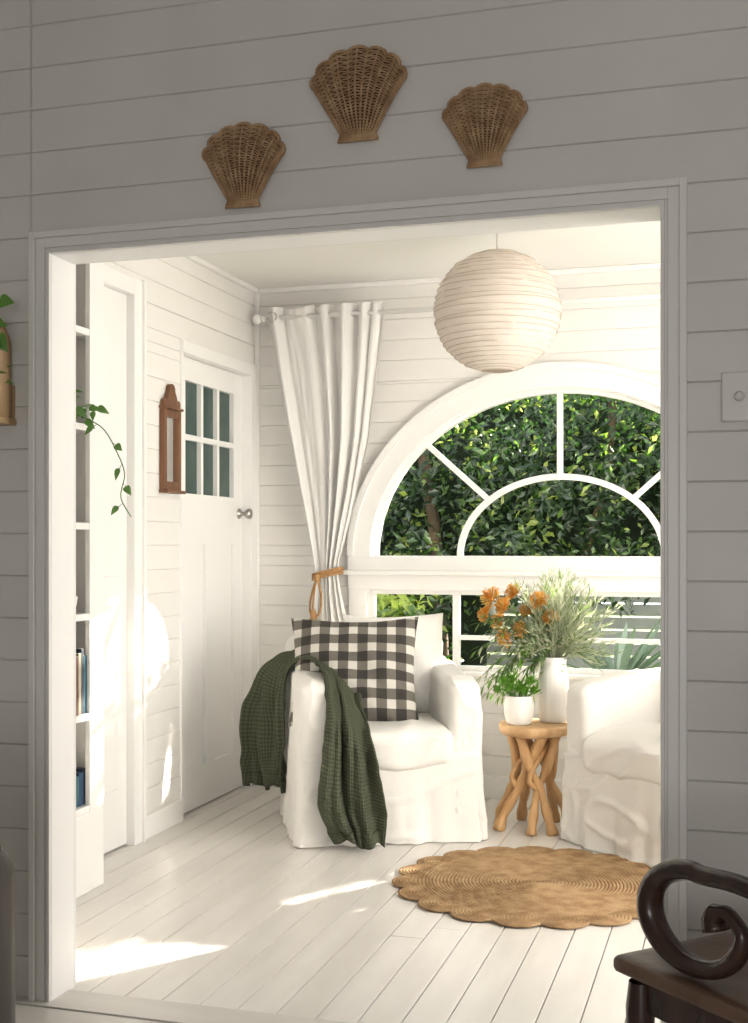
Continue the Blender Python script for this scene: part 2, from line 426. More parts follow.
# baseboards
mb=MB(); mb.box(XL,XL+.018,EY1+.086,DY0-.021,0,.10,0,.003); mb.finish('baseboard_left',[M_trim])
mb=MB(); mb.box(XL+.02,XR,YB-.018,YB,0,.11,0,.003); mb.finish('baseboard_back',[M_trim])
mb=MB(); mb.box(XL+.0,XL+.022,YB-.022,YB,0.11,ZC,0,.003)
mb.box(XL,XR,YB-.025,YB,ZC-.025,ZC,0,.005); mb.box(XL,XL+.025,YN1,YB-.026,ZC-.025,ZC,0,.005)
mb.finish('trim_4',[M_trim])
mb=MB(); mb.box(XL-.12,XR+.1,YN1,YB+.12,ZC,ZC+.08); 
mb.finish('ceiling',[M_ceil])
# right wall with an unseen window, added to bring in fill light
mb=MB(); ry0,ry1,rz0,rz1=3.15,4.75,.5,2.2
mb.box(XR,XR+.1,YN1,ry0,0,ZC);mb.box(XR,XR+.1,ry1,YB+.12,0,ZC);mb.box(XR,XR+.1,ry0,ry1,0,rz0);mb.box(XR,XR+.1,ry0,ry1,rz1,ZC)
mb.finish('wall_right',[M_wall])
mb=MB()
for yy in (ry0,3.55,3.95,4.35,ry1): mb.box(XR+.02,XR+.08,yy-.025,yy+.025,rz0,rz1,0,.003)
for zz in (rz0,1.35,rz1): mb.box(XR+.021,XR+.079,ry0,ry1,zz-.025,zz+.025,0,.003)
mb.finish('window_unseen',[M_trim])
# hall shell
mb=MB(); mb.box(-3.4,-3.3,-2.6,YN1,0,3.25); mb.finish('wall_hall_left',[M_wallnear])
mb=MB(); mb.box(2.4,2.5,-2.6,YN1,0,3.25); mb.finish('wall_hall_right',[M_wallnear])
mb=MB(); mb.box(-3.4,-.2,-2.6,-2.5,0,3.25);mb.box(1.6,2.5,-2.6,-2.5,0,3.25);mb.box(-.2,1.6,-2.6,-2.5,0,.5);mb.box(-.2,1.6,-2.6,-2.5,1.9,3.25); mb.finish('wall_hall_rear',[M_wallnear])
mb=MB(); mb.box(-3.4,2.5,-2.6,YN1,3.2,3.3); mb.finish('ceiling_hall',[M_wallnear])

# ------------------------------------------------------------------ bookcase
mb=MB(); bf=-2.25; bb=XL+.036; y0b,y1b=3.12,4.03
mb.box(bf-.02,bf,3.93,y1b,.0,ZC-.03,0,.002); mb.box(bb,bf-.02,y1b-.022,y1b,0,ZC-.03)
mb.box(bf-.02,bf,y0b,y0b+.06,.0,ZC-.03,0,.002); mb.box(bb,bf-.02,y0b,y0b+.022,0,ZC-.03)
mb.box(bb,bb+.012,y0b+.022,y1b-.022,0,ZC-.03,1)
for zz in (.31,.642,1.003,1.33,1.685,2.03): mb.box(bb+.012,bf-.002,y0b+.03,3.93,zz-.024,zz,0,.0015); mb.box(bb+.012,bf-.021,3.93,y1b-.022,zz-.024,zz,0)
mb.box(bf-.012,bf+.004,y0b+.06,3.93,.0,.286,0,.003); mb.box(bf-.02,bf,y0b+.06,3.93,ZC-.12,ZC-.03,0)
mb.finish('bookcase',[M_trim,simple('bookcase_back',(.42,.395,.36),.6)])
mb=MB(); y=3.985
for (w,h,c) in ((.030,.20,5),(.026,.205,3),(.022,.21,2),(.016,.235,0),(.02,.22,1),(.03,.21,4),(.018,.2,5),(.026,.23,3),(.02,.21,0),(.03,.2,2)):
    mb.box(bb+.016,bf-.012,y-w,y-.001,.6425,.642+h,c,.001); mb.box(bb+.018,bf-.014,y-w+.002,y-.003,.642+h-.004,.642+h+.0008,5); y-=w
y=3.985
for (w,h,c) in ((.03,.10,1),(.03,.13,0),(.03,.12,3),(.03,.11,2),(.03,.11,1),(.03,.12,0)):
    mb.box(bb+.016,bf-.024,y-w,y-.001,.3105,.31+h,c,.001); y-=w
mb.finish('shelf_books',M_books)
mb=MB(); mb.lathe([(0,0),(.025,0),(.04,.03),(.045,.06),(.04,.065),(.0,.05)],20,(0,0,0)); mb.finish('small_bowl',[M_cer],loc=(-2.31,3.86,1.0035))
def pothos(name,pot,vines,leafL,seed,mats,potr=.06,poth=.1):
    random.seed(seed); mb=MB(); px,py,pz=pot
    mb.lathe([(0,0),(potr*.75,0),(potr,poth),(potr*.9,poth),(potr*.85,poth*.9),(0,poth*.88)],20,(px,py,pz),1)
    for v in vines:
        pts=cr(v,30); mb.tube(pts,.0022,5,2)
        for i in range(3,31,4):
            p=pts[i]; t=(pts[min(i+1,30)]-pts[i-1]).normalized()
            s_=1 if (i//4)%2 else -1
            dd=(Vector((s_*.7,-.25,-.5))+t*.4+Vector((U(-.3,.3),U(-.2,.2),U(-.3,.3)))).normalized()
            q=p+dd*.018; mb.tube([p,q],.001,4,2)
            mb.leaf(q,dd,Vector((.2*s_,-1,.35)),leafL*U(.7,1.15),leafL*.62,0,.25,6,True)
    random.seed(seed+1)
    for _ in range(9):
        a=U(0,2*PI);dd=Vector((math.cos(a),math.sin(a)*.6-.3,U(.1,.8))).normalized()
        b=Vector((px,py,pz+poth*.9)); q=b+dd*U(.04,.07); mb.tube([b,q],.0012,4,2); mb.leaf(q,dd,(0,-.6,1),leafL*U(.7,1),leafL*.6,0,.5,6,True)
    return mb.finish(name,mats)
pothos('trailing_pothos',(-2.31,3.80,1.6855),
   [[(-2.30,3.82,1.77),(-2.27,3.86,1.72),(-2.23,3.88,1.70),(-2.175,3.90,1.66),(-2.12,3.9,1.57),(-2.095,3.90,1.50),(-2.11,3.9,1.42),(-2.07,3.9,1.35)],
    [(-2.30,3.80,1.77),(-2.25,3.84,1.74),(-2.22,3.88,1.75),(-2.19,3.88,1.74)]],.045,3,[M_lfp,M_cer,M_lfp],.045,.08)
# wall planter
e=empty('wall_planter',(-2.015,YN0,1.59))
mb=MB(); pts=[]
for i in range(25):
    q=PI*i/24; pts.append((.09*math.cos(q),-.05,.20+.09*math.sin(q)))
pts=[(.09,-.05,0)]+pts+[(-.09,-.05,0)]
mb.tube(pts,.012,8,0,up=(0,1,0),sx=3.2,sy=.7)
mb.box(-.10,.10,-.11,-.002,-.01,.008,0,.002); mb.box(-.095,.095,-.012,-.002,0,.10,0)
mb.finish('frame',[simple('planter_wood',(.34,.21,.10),.5,(.44,.29,.15),8)],parent=e)
p=pothos('hanging_pothos',(-2.015,YN0-.06,1.599),
   [[(-2.00,YN0-.07,1.70),(-1.955,YN0-.12,1.80),(-1.91,YN0-.13,1.88),(-1.885,YN0-.13,1.91)],
    [(-2.00,YN0-.09,1.70),(-1.955,YN0-.13,1.76),(-1.91,YN0-.14,1.82),(-1.885,YN0-.14,1.80)],
    [(-2.04,YN0-.09,1.70),(-2.08,YN0-.12,1.74),(-2.10,YN0-.12,1.62)]],.07,5,[M_lfp,M_cer,M_lfp],.045,.09)

# ------------------------------------------------------------------ wicker shells
def shell(name,x,z,W,H,tilt=0):
    mb=MB(); bw=W*.175
    def rim(u):
        ph=math.radians(94)*u
        sc=1-.075*(1-abs(math.cos(u*3.5*PI)))**1.5
        return Vector((W/2*math.sin(ph)*sc*1.01,0,H*.60+H*.40*math.cos(ph)*sc))
    def S(u,v,off=0):
        b=Vector((u*bw,0,.03*H)); r=rim(u)
        p=b.lerp(r,v)
        p.y=-(.008+.028*math.sin(PI*min(1,v*.9+.05))*(1-.75*u*u)) - off - .004*abs(math.cos(u*3.5*PI))*v
        return p
    mb.grid(lambda a,b:S(a*2-1,b,-.003),42,10,1)
    nr=15
    for i in range(nr):
        u=-1+2*i/(nr-1); mb.tube([S(u,t/14,.0012) for t in range(15)],.0028,6,0)
    rows=30
    for j in range(rows):
        v=(j+.7)/rows; pts=[]
        n=(nr-1)*4
        for i in range(n+1):
            u=-1+2*i/n
            o=.0030*math.cos(PI*(i/4.)+(PI if j%2 else 0))
            pts.append(S(u,v,o+.0005))
        mb.tube(pts,.0017+.0008*v,5,0)
    for o in (0,.004):
        mb.tube([S(-1+2*i/120,1.0-(.012 if o else 0),o) for i in range(121)],[.0032+.0010*abs(math.sin(i*.9)) for i in range(121)],6,0)
    for k in range(4): mb.tube([(u*bw*1.10*(1+.04*k),-.012,.03*H-.005*k) for u in (-1,-.5,0,.5,1)],.0035,6,0)
    for sgn in (-1,1): mb.tube([S(sgn,t/14,.0) for t in range(15)],.0034,6,0)
    return mb.finish(name,[M_wick,M_wickd],loc=(x,YN0-.001,z-H/2),rot=(0,tilt,0))
shell('wicker_shell',-.923,2.392,.250,.226)
shell('wicker_shell.001',-1.237,2.240,.226,.205,.02)
shell('wicker_shell.002',-.599,2.281,.206,.188)
mb=MB(); mb.box(-.04,.04,-.010,0,-.058,.058,0,.004)
mb.finish('light_switch',[M_plate],loc=(-.002,YN0-.001,1.593))
sw=MB(); sw.lathe([(0,0),(.012,0),(.011,.012),(.009,.016),(0,.017)],24); o=sw.finish('dimmer_knob',[M_plate],rot=(PI/2,0,0)); o.parent=bpy.data.objects['light_switch']; o.location=(0,-.010,0)

# ------------------------------------------------------------------ mirror on left wall
mb=MB()
W,H=.17,.36
mb.box(0,.024,-W/2,-W/2+.030,.002,H-.002,0,.003);mb.box(0,.024,W/2-.030,W/2,.002,H-.002,0,.003)
mb.box(0,.022,-W/2+.002,W/2-.002,.003,.04,0);mb.box(0,.022,-W/2+.002,W/2-.002,H-.035,H-.003,0)
mb.box(0,.045,-W/2-.006,W/2+.006,-.012,.002,0,.003);mb.box(0,.034,-W/2-.006,W/2+.006,H-.002,H+.010,0,.003)
mb.box(.002,.010,-W/2+.028,W/2-.028,.035,H-.032,1)
out=[(-.078,0),(-.080,.025),(-.066,.035),(-.052,.03),(-.043,.05),(-.028,.072)]
for i in range(9):
    q=PI-PI*i/8; out.append((.028*math.cos(q),.076+.028*math.sin(q)))
out+=[(.028,.072),(.043,.05),(.052,.03),(.066,.035),(.080,.025),(.078,0)]
n=len(out); vs=[(.003,a,H+.009+b) for a,b in out]+[(.022,a,H+.009+b) for a,b in out]
mb.add(vs,[tuple(range(n))[::-1],tuple(range(n,2*n))]+[(i,(i+1)%n,n+(i+1)%n,n+i) for i in range(n)],0)
mb.finish('wall_mirror',[M_wood,M_mirror],loc=(XL+.001,4.920,1.49))

# ------------------------------------------------------------------ curtain + rod
ZR=2.41; YR=YB-.115
mb=MB(); mb.tube([(-2.36,YR,ZR),(1.35,YR,ZR)],.0125,12)
mb.lathe([(0,-.025),(.02,-.02),(.027,0),(.02,.02),(0,.025)],16,(0,0,0))
for v in range(len(mb.v)-16*5,len(mb.v)):
    x,y,z=mb.v[v]; mb.v[v]=(-2.375+z,YR+y,ZR+x)
for xx in (-2.335,1.2): mb.box(xx-.008,xx+.008,YR-.014,YB-.001,ZR-.02,ZR+.008); mb.box(xx-.02,xx+.02,YB-.006,YB-.001,ZR-.045,ZR+.035)
mb.finish('curtain_rod',[M_trim])
ZT=2.458
tab=[(2.475,-2.315,-1.680),(2.42,-2.31,-1.685),(2.1,-2.255,-1.725),(1.8,-2.195,-1.765),(1.5,-2.13,-1.835),(1.3,-2.09,-1.89),(1.17,-2.065,-1.925),(1.10,-2.055,-1.935),(1.02,-2.065,-1.92),(.85,-2.085,-1.88),(.5,-2.11,-1.84),(.04,-2.13,-1.82)]
def lr(z):
    for a,b in zip(tab[:-1],tab[1:]):
        if a[0]>=z>=b[0]:
            f=(a[0]-z)/(a[0]-b[0])
            return a[1]+(b[1]-a[1])*f,a[2]+(b[2]-a[2])*f
    return tab[-1][1:]
def cur(u,v):
    z=ZT-(ZT-.04)*v; l,r=lr(z); w=(r-l)
    uu=u+.045*math.sin(6.1*u+1.1)+.03*math.sin(13*u+.6)+.012*math.sin(7*u+5*v)
    k=6.2
    ph=2*PI*k*uu
    A=.75+.45*math.sin(9.3*u+2)
    amp=(.032 if z>1.6 else .032-.014*min(1,(1.6-z)/.5))*A
    if z<1.05: amp=(.020+.014*min(1,(1.05-z)/.4))*A
    x=l+w*u+.010*math.cos(ph)*(w/.6)
    if z>1.1: x+= .02*math.sin(PI*(ZT-z)/1.375)*math.sin(PI*u)
    s1=math.sin(ph); 
    y=YR+amp*(s1*1.1+.28*math.sin(2*ph+2*u+v*2))+.014*nz((u*9,v*5,3),1)+.006*nz((u*26,v*10,1),1)
    z+= .007*math.sin(ph+1)*max(0,1-v*14)
    return Vector((x,y,z))
mb=MB(); mb.grid(cur,230,110,0)
cu=mb.finish('linen_curtain',[M_cur])
mb=MB()
l,r=lr(ZR); p=Vector((l+(r-l)*.04,YR-.012,ZR))
mb.tube([p+Vector((.024*math.cos(q*2*PI/20),-.02,.024*math.sin(q*2*PI/20))) for q in range(21)],.004,6,0,caps=False)
mb.finish('eyelet_ring',[M_steel],parent=cu)
# tie-back
mb=MB(); cxr=-1.995
for dz in (0,.012,-.012):
    pts=[(cxr+.078*math.cos(q*2*PI/32),YR+.048*math.sin(q*2*PI/32),1.105+dz+.018*math.cos(q*2*PI/32)) for q in range(33)]
    mb.tube(pts,.0065,7,0,caps=False)
kx=cxr-.035; ky=YR-.058
mb.lathe([(0,-.02),(.014,-.015),(.019,0),(.014,.015),(0,.02)],12,(kx,ky,1.085))
mb.tube(cr([(kx,ky,1.09),(kx-.03,ky,1.0),(kx-.038,ky,.92),(kx-.01,ky-.005,.89),(kx+.015,ky,.92),(kx+.02,ky,1.0),(kx,ky,1.09)],36),.0055,7)
mb.tube(cr([(kx,ky-.008,1.09),(kx-.015,ky-.008,1.0),(kx-.02,ky-.008,.93)],10),.005,7)
mb.lathe([(0,.03),(.012,.025),(.015,.0),(.012,-.012),(.018,-.03),(.023,-.085),(.0,-.085)],14,(kx-.018,ky-.01,.90))
for i in range(14):
    a=2*PI*i/14; mb.tube([(kx-.018+.014*math.cos(a),ky-.01+.014*math.sin(a),.885),(kx-.018+.023*math.cos(a),ky-.01+.023*math.sin(a),.81)],.003,5)
mb.finish('rope_tieback',[M_rope])

# ------------------------------------------------------------------ lantern
mb=MB(); Rl=.259; prof=[]
nr=27; sub=4
for i in range(nr*sub+1):
    t=i/(nr*sub); a=math.radians(14)+t*(PI-math.radians(28))
    f=(i%sub)/sub; sc=1-.018*math.sin(PI*f)
    prof.append((Rl*math.sin(a)*sc,-Rl*math.cos(a)*.96))
random.seed(12)
mb.lathe(prof,120,(0,0,0),0,fn=lambda r,z,q:r*(1+.008*math.sin(q*11+z*60)+.02*nz((math.cos(q)*2.5,math.sin(q)*2.5,z*9),2)))
for i in range(0,nr+1):
    a=math.radians(14)+(i/nr)*(PI-math.radians(28)); a+=math.radians(U(-.8,.8)); r=Rl*math.sin(a)*1.003; z=-Rl*math.cos(a)*.96
    ty=U(-.03,.03)
    mb.tube([(r*math.cos(q*2*PI/64),r*math.sin(q*2*PI/64),z+ty*r*math.cos(q*2*PI/64)) for q in range(65)],.0017,5,1,caps=False)
mb.tube([(0,0,Rl*.93),(0,0,ZC-2.204)],.0028,6,2)
mb.lathe([(0,.0),(.045,0),(.04,-.02),(.0,-.025)],20,(0,0,ZC-2.204),2)
mb.tube([(-.062,0,Rl*.92),(0,0,Rl*.96),(.062,0,Rl*.92)],.002,5,2); mb.tube([(0,0,Rl*.95),(0,0,.05)],.002,5,2)
mb.finish('paper_lantern_pendant',[M_paper,simple('lantern_rib',(.55,.47,.39),.7),M_steel],loc=(-.953,4.93,2.204))

# ------------------------------------------------------------------ slipcovered armchairs
def pillow(mb,W,H,T,seed=0,n=26,mat=0,p=.42,flange=0.):
    for sg in (-1,1):
        def fn(u,v):
            a=u*2-1;b=v*2-1
            a=math.sin(a*PI/2); b=math.sin(b*PI/2)
            x=W/2*a*(1-.085*(1-b*b)); z=H/2*b*(1-.085*(1-a*a))
            y=sg*T/2*(max(0,(1-a*a)*(1-b*b)))**p
            k=(1-a*a)*(1-b*b)
            y+=(.020*nz((a*2+seed,b*2,sg),1.5)+.006*math.sin(a*9+b*5))*(k**.5)
            e=1-k**.5
            y+=.012*e*math.sin(a*3.1+b*2.3+seed)
            return Vector((x,y,z))
        mb.grid(fn,n,n,mat)
def armchair(name,loc,rotz,seed,cush=(.03,.155,.67),cw=.52,ch=.46):
    e=empty(name,loc,(0,0,rotz)); so=Vector((seed*3.1,seed*1.7,0))
    def wr(P,amp=.006,sc=5): 
        q=P+so; return Vector((nz(q,sc)*amp,nz(q+Vector((9,0,0)),sc)*amp,nz(q+Vector((0,9,0)),sc)*amp))
    def crease(P,C,amp=.010,sc=4.):
        q=P+so; v=nz(Vector((q.x*.8+q.z*.5,q.y*.9,q.z*1.5-q.x*.4)),sc)
        r=max(0,1-abs(v)*5.0)**2
        d=(P-C); 
        if d.length>.001: d.normalize()
        return d*(r*amp)
    def hem(c,P): return max(.003,c+P.z)-c
    mb=MB(); O=Vector((0,0,0))
    def dbase(P):
        q=Vector(P); z=.175+q.z
        h=max(0,min(1,(.40-z)/.40)); a=math.atan2(q.y,q.x)
        d=Vector((q.x,q.y,0)); 
        if d.length>.01: d.normalize()
        q+=d*(.013*h*h*(math.sin(a*13+seed)+.6*math.sin(a*29+2*seed))+.014*h)
        q+=wr(q,.016,4)+crease(P,O,.012,4); q.z=hem(.175,q); return q
    mb.rbox((0,-.012,.175),(.76,.78,.42),.030,50,dbase)
    for sx in (-1,1):
        def df(P,sx=sx):
            q=Vector(P); z=q.z+.33; y=q.y
            t=max(0,min(1,z/.66))
            q.z+= (.025*(y/.38)-.012*max(0,(-y-.24)/.14)**2)*t
            q.x+= sx*(-.006*(t-.5)) 
            if z<.4:
                h=(.4-z)/.4; q.y+= math.copysign(.014*h,y)+.006*h*math.sin(P.x*70+seed); q.x+=sx*.014*h*(1 if sx*P.x>0 else 0)
                if sx*P.x>0: q.x+=sx*.008*h*math.sin(P.y*30+seed)
            q+=wr(q,.011,5)+crease(P+Vector((sx*2,0,0)),Vector((sx*2,0,P.z*.6)),.009,5); q.z=hem(.33,q); return q
        mb.rbox((sx*.320,-.015,.333),(.150,.765,.735),.042,46,df)
    def dback(P):
        z=P.z+.42; q=Vector(P); q.y+=.07*(z/.8)**2; q.z+=.018*math.cos(P.x*PI/.8)*(z/.8)
        q+=wr(q,.016,5); q.z=max(.003,q.z+.42)-.42; return q
    mb.rbox((0,.30,.42),(.755,.16,.80),.060,26,dback)
    def dseat(P):
        q=Vector(P); k=(1-(P.x/.27)**2)*(1-(P.y/.35)**2)
        if P.z>0: q.z+=.022*max(0,k)
        if P.y<-.25: q.z-=.02*((-P.y-.25)/.09)
        return q+wr(q,.018,5)+crease(P+Vector((0,5,0)),Vector((P.x,5+P.y*.5,0)),.011,4)
    mb.rbox((0,-.090,.400),(.525,.66,.15),.042,44,dseat)
    mb.finish('slipcover',[M_slip],parent=e,merge=True)
    mb=MB()
    for sx in (-1,1):
        for sy in (-1,1): mb.box(sx*.31-.02,sx*.31+.02,sy*.31-.02,sy*.31+.02,0,.05,0,.004)
    mb.finish('feet',[M_dark],parent=e)
    mb=MB(); pillow(mb,cw,ch,.20,seed,32)
    b=mb.finish('back_cushion',[M_slip],parent=e,merge=True); b.location=cush; b.rotation_euler=(math.radians(-14),0,0)
    return e
A1=math.radians(25.8); c1=(-1.565,5.265,0)
armchair('slipcovered_armchair',c1,A1,1,(.10,.105,.70),.48,.48)
armchair('slipcovered_armchair.001',(-.165,5.225,0),math.radians(-42.9),2,(0,.13,.70),.5)
def tow(c,a,p):
    return Vector((c[0]+p[0]*math.cos(a)-p[1]*math.sin(a),c[1]+p[0]*math.sin(a)+p[1]*math.cos(a),p[2]))
# gingham cushion
mb=MB(); pillow(mb,.575,.50,.20,5,40)
g=mb.finish('gingham_cushion',[M_ging],merge=True)
g.matrix_world=Matrix.Translation(tow(c1,A1,(-.115,-.080,.692)))@Matrix.Rotation(A1-math.radians(12),4,'Z')@Matrix.Rotation(math.radians(-24),4,'X')@Matrix.Rotation(math.radians(-1),4,'Y')
# throw
secs=[((-.475,.13,.15),(.14,-.20,.02),(-.8,-.6,0)),((-.49,.13,.32),(.14,-.22,.02),(-.8,-.6,0)),((-.475,.12,.53),(.13,-.24,.02),(-1,-.3,.2)),((-.425,.10,.68),(.10,-.26,0),(-.6,0,.8)),
((-.345,.04,.740),(.03,-.27,-.01),(0,0,1)),((-.275,-.07,.722),(-.05,-.25,.0),(.2,0,1)),((-.215,-.20,.662),(-.14,-.18,.08),(.6,0,.7)),((-.205,-.33,.60),(-.18,-.08,.12),(.2,-.4,.8)),
((-.19,-.435,.51),(-.20,-.0,.09),(0,-1,.4)),((-.175,-.475,.35),(-.22,0,.06),(0,-1,0)),((-.165,-.490,.17),(-.25,0,0.04),(0,-1,0)),((-.15,-.51,.03),(-.20,.02,.03),(0,-1,.0))]
Cc=cr([s_[0] for s_ in secs],100);Wv=cr([s_[1] for s_ in secs],100);Nn=cr([s_[2] for s_ in secs],100)
def thr(u,v):
    k=v*100;i=min(int(k),99);f=k-i
    c=Cc[i].lerp(Cc[i+1],f);w=Wv[i].lerp(Wv[i+1],f);n=Nn[i].lerp(Nn[i+1],f).normalized()
    mid=math.exp(-((v-.48)/.24)**4)
    amp=.034*(1-mid)+.014*mid
    uu=u+.09*math.sin(v*7)+.06*math.sin(u*6+v*3)+.03*math.sin(v*19)
    a=amp*(math.sin(uu*2*PI*2.1+v*4)*.8+.5*math.sin(uu*2*PI*4.3-v*6))+.03*(1-mid*.6)*nz((u*3,v*9,0),1)+.010*nz((u*9,v*22,0),1)
    a=a*(1-mid)+(abs(a)*.9+.004)*mid
    e_=1+.12*math.sin(v*15+.5)+.10*nz((v*12,0,4),1)+.05*nz((v*30,2,4),1)
    sh=.10*math.sin(v*9)*(1-mid)
    p=c+w*((u-.5)*e_+sh*.6)+n*(a+.008)
    if v>.97 or v<.03: p.z+=.016*math.sin(u*11)
    p.z=max(p.z,.006)
    return p
mb=MB(); mb.grid(thr,64,180,0,uv=True)
t=mb.finish('knitted_throw',[M_throw],loc=c1,rot=(0,0,A1),solid=.008)

# ------------------------------------------------------------------ rug
mb=MB(); r=.012
while r<.455:
    n=max(16,int(r*260)); mb.tube([(r*math.cos(q*2*PI/n),r*math.sin(q*2*PI/n),.0075+.0008*math.sin(q*2.1)) for q in range(n+1)],.0082,6,0,caps=False,sx=.62); r+=.0132
ns=19
for k in range(ns):
    a=2*PI*(k+.3)/ns; c=Vector((.443*math.cos(a),.443*math.sin(a),.008))
    for rr in (.012,.025,.038,.050,.062,.074,.086):
        pts=[]
        for i in range(23):
            q=a-PI*.62+PI*1.24*i/22; pts.append(c+Vector((rr*math.cos(q),rr*math.sin(q),.0006*math.sin(i*2.1))))
        mb.tube(pts,.0080,6,0,caps=False,sx=.65)
    mb.lathe([(0,0.004),(.088,0.004)],16,(c.x,c.y,0),1)
mb.lathe([(0,0.0045),(.455,0.0045)],48,(0,0,0),1)
mb.finish('scalloped_jute_rug',[M_jute,simple('jute_base',(.22,.135,.07),.9)],loc=(-.715,4.475,0))

# ------------------------------------------------------------------ side table
random.seed(21)
TX,TY,TZ=-.872,5.385,.463
mb=MB()
def top(r,z,q): return r*(1+.05*math.sin(3*q+1)+.03*math.sin(7*q)+.02*math.sin(12*q+z*40))
mb.lathe([(0,0),(.12,0),(.150,.008),(.163,.025),(.165,.042),(.158,.051),(.14,.053),(.0,.053)],56,(0,0,TZ-.053),1,fn=top)
legs=[((.05,-.09),(-.14,-.11)),((-.05,-.10),(.10,-.13)),((.10,-.02),(.01,-.155)),((-.10,-.02),(-.16,.0)),((.02,.09),(.14,.03)),((-.05,.07),(-.08,.13)),((.08,.06),(.07,.13))]
for i,(t_,b_) in enumerate(legs):
    m1=((t_[0]*.55+b_[0]*.25)+U(-.02,.02),(t_[1]*.55+b_[1]*.25)+U(-.02,.02))
    pts=cr([(b_[0]*1.02,b_[1]*1.02,.0),(b_[0]*.85+U(-.012,.012),b_[1]*.85,.08),(b_[0]*.5+t_[0]*.2,b_[1]*.5+t_[1]*.2,.18),(m1[0],m1[1],.27),(t_[0],t_[1],TZ-.04)],18)
    r0=U(.018,.026); mb.tube(pts,[r0*(1.15+.15*math.sin(j*1.3+i)-.25*math.sin(PI*j/18)) for j in range(19)],9,0)
    if i%2==0:
        p=pts[9]; mb.tube(cr([p,p+Vector((U(-.05,.05),U(-.05,.05),.07)),Vector((U(-.09,.09),U(-.09,.09),TZ-.045))],8),[.016,.014,.013,.012,.012,.012,.013,.014,.015],8,0)
mb.finish('teak_root_side_table',[M_teak,M_teakt],loc=(TX,TY,0))
# small pot with succulent
mb=MB()
mb.lathe([(0,0),(.046,0),(.056,.012),(.064,.05),(.066,.09),(.060,.118),(.063,.128),(.056,.128),(.052,.115),(.0,.112)],40,(0,0,0),0,fn=lambda r,z,q:r*(1+.012*math.cos(18*q)))
random.seed(4)
for k in range(14):
    a=U(0,2*PI);rr=U(.005,.045); base=Vector((rr*math.cos(a),rr*math.sin(a),.115)); h=U(.03,.085); tip=base+Vector((rr*math.cos(a)*1.3,rr*math.sin(a)*1.1,h)); mb.tube([base,tip],.003,5,1)
    for j in range(18):
        b=j*2.4; el=.15+1.0*(j/18); dd=Vector((math.cos(b)*math.cos(el),math.sin(b)*math.cos(el),math.sin(el)))
        mb.leaf(tip-Vector((0,0,.015*(1-j/18))),dd,(0,0,1),U(.035,.052)*(1-.3*j/18),.018,1,-.15,4)
mb.finish('potted_succulent',[M_cer,M_lfs],loc=(-.930,5.31,TZ+.0005))
# vase
vx,vy=-.795,5.43
mb=MB(); prof=[(0,0),(.056,0),(.064,.01),(.066,.10),(.066,.20),(.058,.245),(.055,.265),(.062,.29),(.058,.29),(.050,.262),(.05,.2),(0,.19)]
mb.lathe(prof,60,(0,0,0),0,fn=lambda r,z,q:r*(1+.014*math.cos(20*q)*(1 if .01<z<.24 else 0)))
mb.finish('ribbed_ceramic_vase',[M_cer],loc=(vx,vy,TZ+.0005))
# flowers
random.seed(31); mb=MB(); rv=Vector((.958,.287,0)); fv=Vector((-.287,.958,0)); o0=Vector((0,0,.25))
def W3(a,b,c): return rv*a+fv*b+Vector((0,0,c))
blooms=[(W3(-.275,.0,.545),.050),(W3(-.225,-.03,.51),.042),(W3(-.215,-.04,.375),.046),(W3(-.07,-.05,.53),.048),(W3(-.115,.0,.49),.038),(W3(-.17,.03,.57),.040),(W3(-.30,.03,.47),.036),(W3(-.15,-.05,.41),.038),(W3(-.24,.0,.44),.040),(W3(-.02,-.06,.46),.036)]
for bi,(b,rad) in enumerate(blooms):
    mid=o0.lerp(b,.55)+Vector((0,0,.05)); pts=cr([o0*.85,o0,mid,b],14); mb.tube(pts,.003,6,1)
    ax=(pts[-1]-pts[-3]).normalized()
    mb.lathe([(0,-.012),(.012,-.006),(.014,.004),(.0,.014)],10,b,0)
    for _ in range(230):
        dd=Vector((random.gauss(0,1),random.gauss(0,1),random.gauss(0,1))).normalized()
        if dd.dot(ax)<-.35: continue
        L_=rad*U(.8,1.15); q=b+dd*L_*.6; q2=b+dd*L_+Vector((0,0,.006)); mb.tube([b,q,q2],[.0015,.0012,.0022],4,0 if R()<.45 else 4,caps=False)
    for j in range(14):
        k=U(4,12); p=pts[int(k)]; dd=(ax*.3+Vector((U(-1,1),U(-1,1),U(-.2,.8)))).normalized(); mb.leaf(p,dd,(0,0,1),U(.05,.09),.016,random.choice((1,1,2)),.2,4)
for _ in range(40):
    e_=W3(U(-.34,-.06),U(-.14,.10),U(.08,.48)); pts=cr([o0,o0.lerp(e_,.5)+Vector((0,0,U(.05,.12))),e_],10); mb.tube(pts,.0016,4,1)
    for i in range(3,11):
        p=pts[i]; t_=(pts[min(i+1,10)]-pts[i-1]).normalized()
        for s_ in (-1,1):
            dd=(t_*.7+t_.cross(Vector((0,0,1)))*s_*.7+Vector((0,0,U(-.3,.2)))).normalized(); mb.leaf(p,dd,(0,0,1),U(.035,.065),.010,random.choice((1,1,2,3)),.3,3)
for _ in range(230):
    gx=max(-.25,min(.25,random.gauss(.02,.11))); gy=max(-.2,min(.2,random.gauss(0,.09)))
    e_=W3(gx,gy,U(.34,.67)); e_.z-=abs(e_.x)*.5
    pts=cr([o0,o0.lerp(e_,.5)+Vector((0,0,.04)),e_],7); mb.tube(pts,[.0012]*7+[.0004],4,3,caps=False)
    for i in range(3,8):
        p=pts[i]
        for s_ in range(3):
            dd=((pts[i]-pts[i-1]).normalized()*.9+Vector((U(-.7,.7),U(-.7,.7),U(-.1,.6)))).normalized(); mb.leaf(p,dd,(U(-1,1),-1,U(-1,1)),U(.03,.065),.0046,3 if R()<.8 else 1,.1,2)
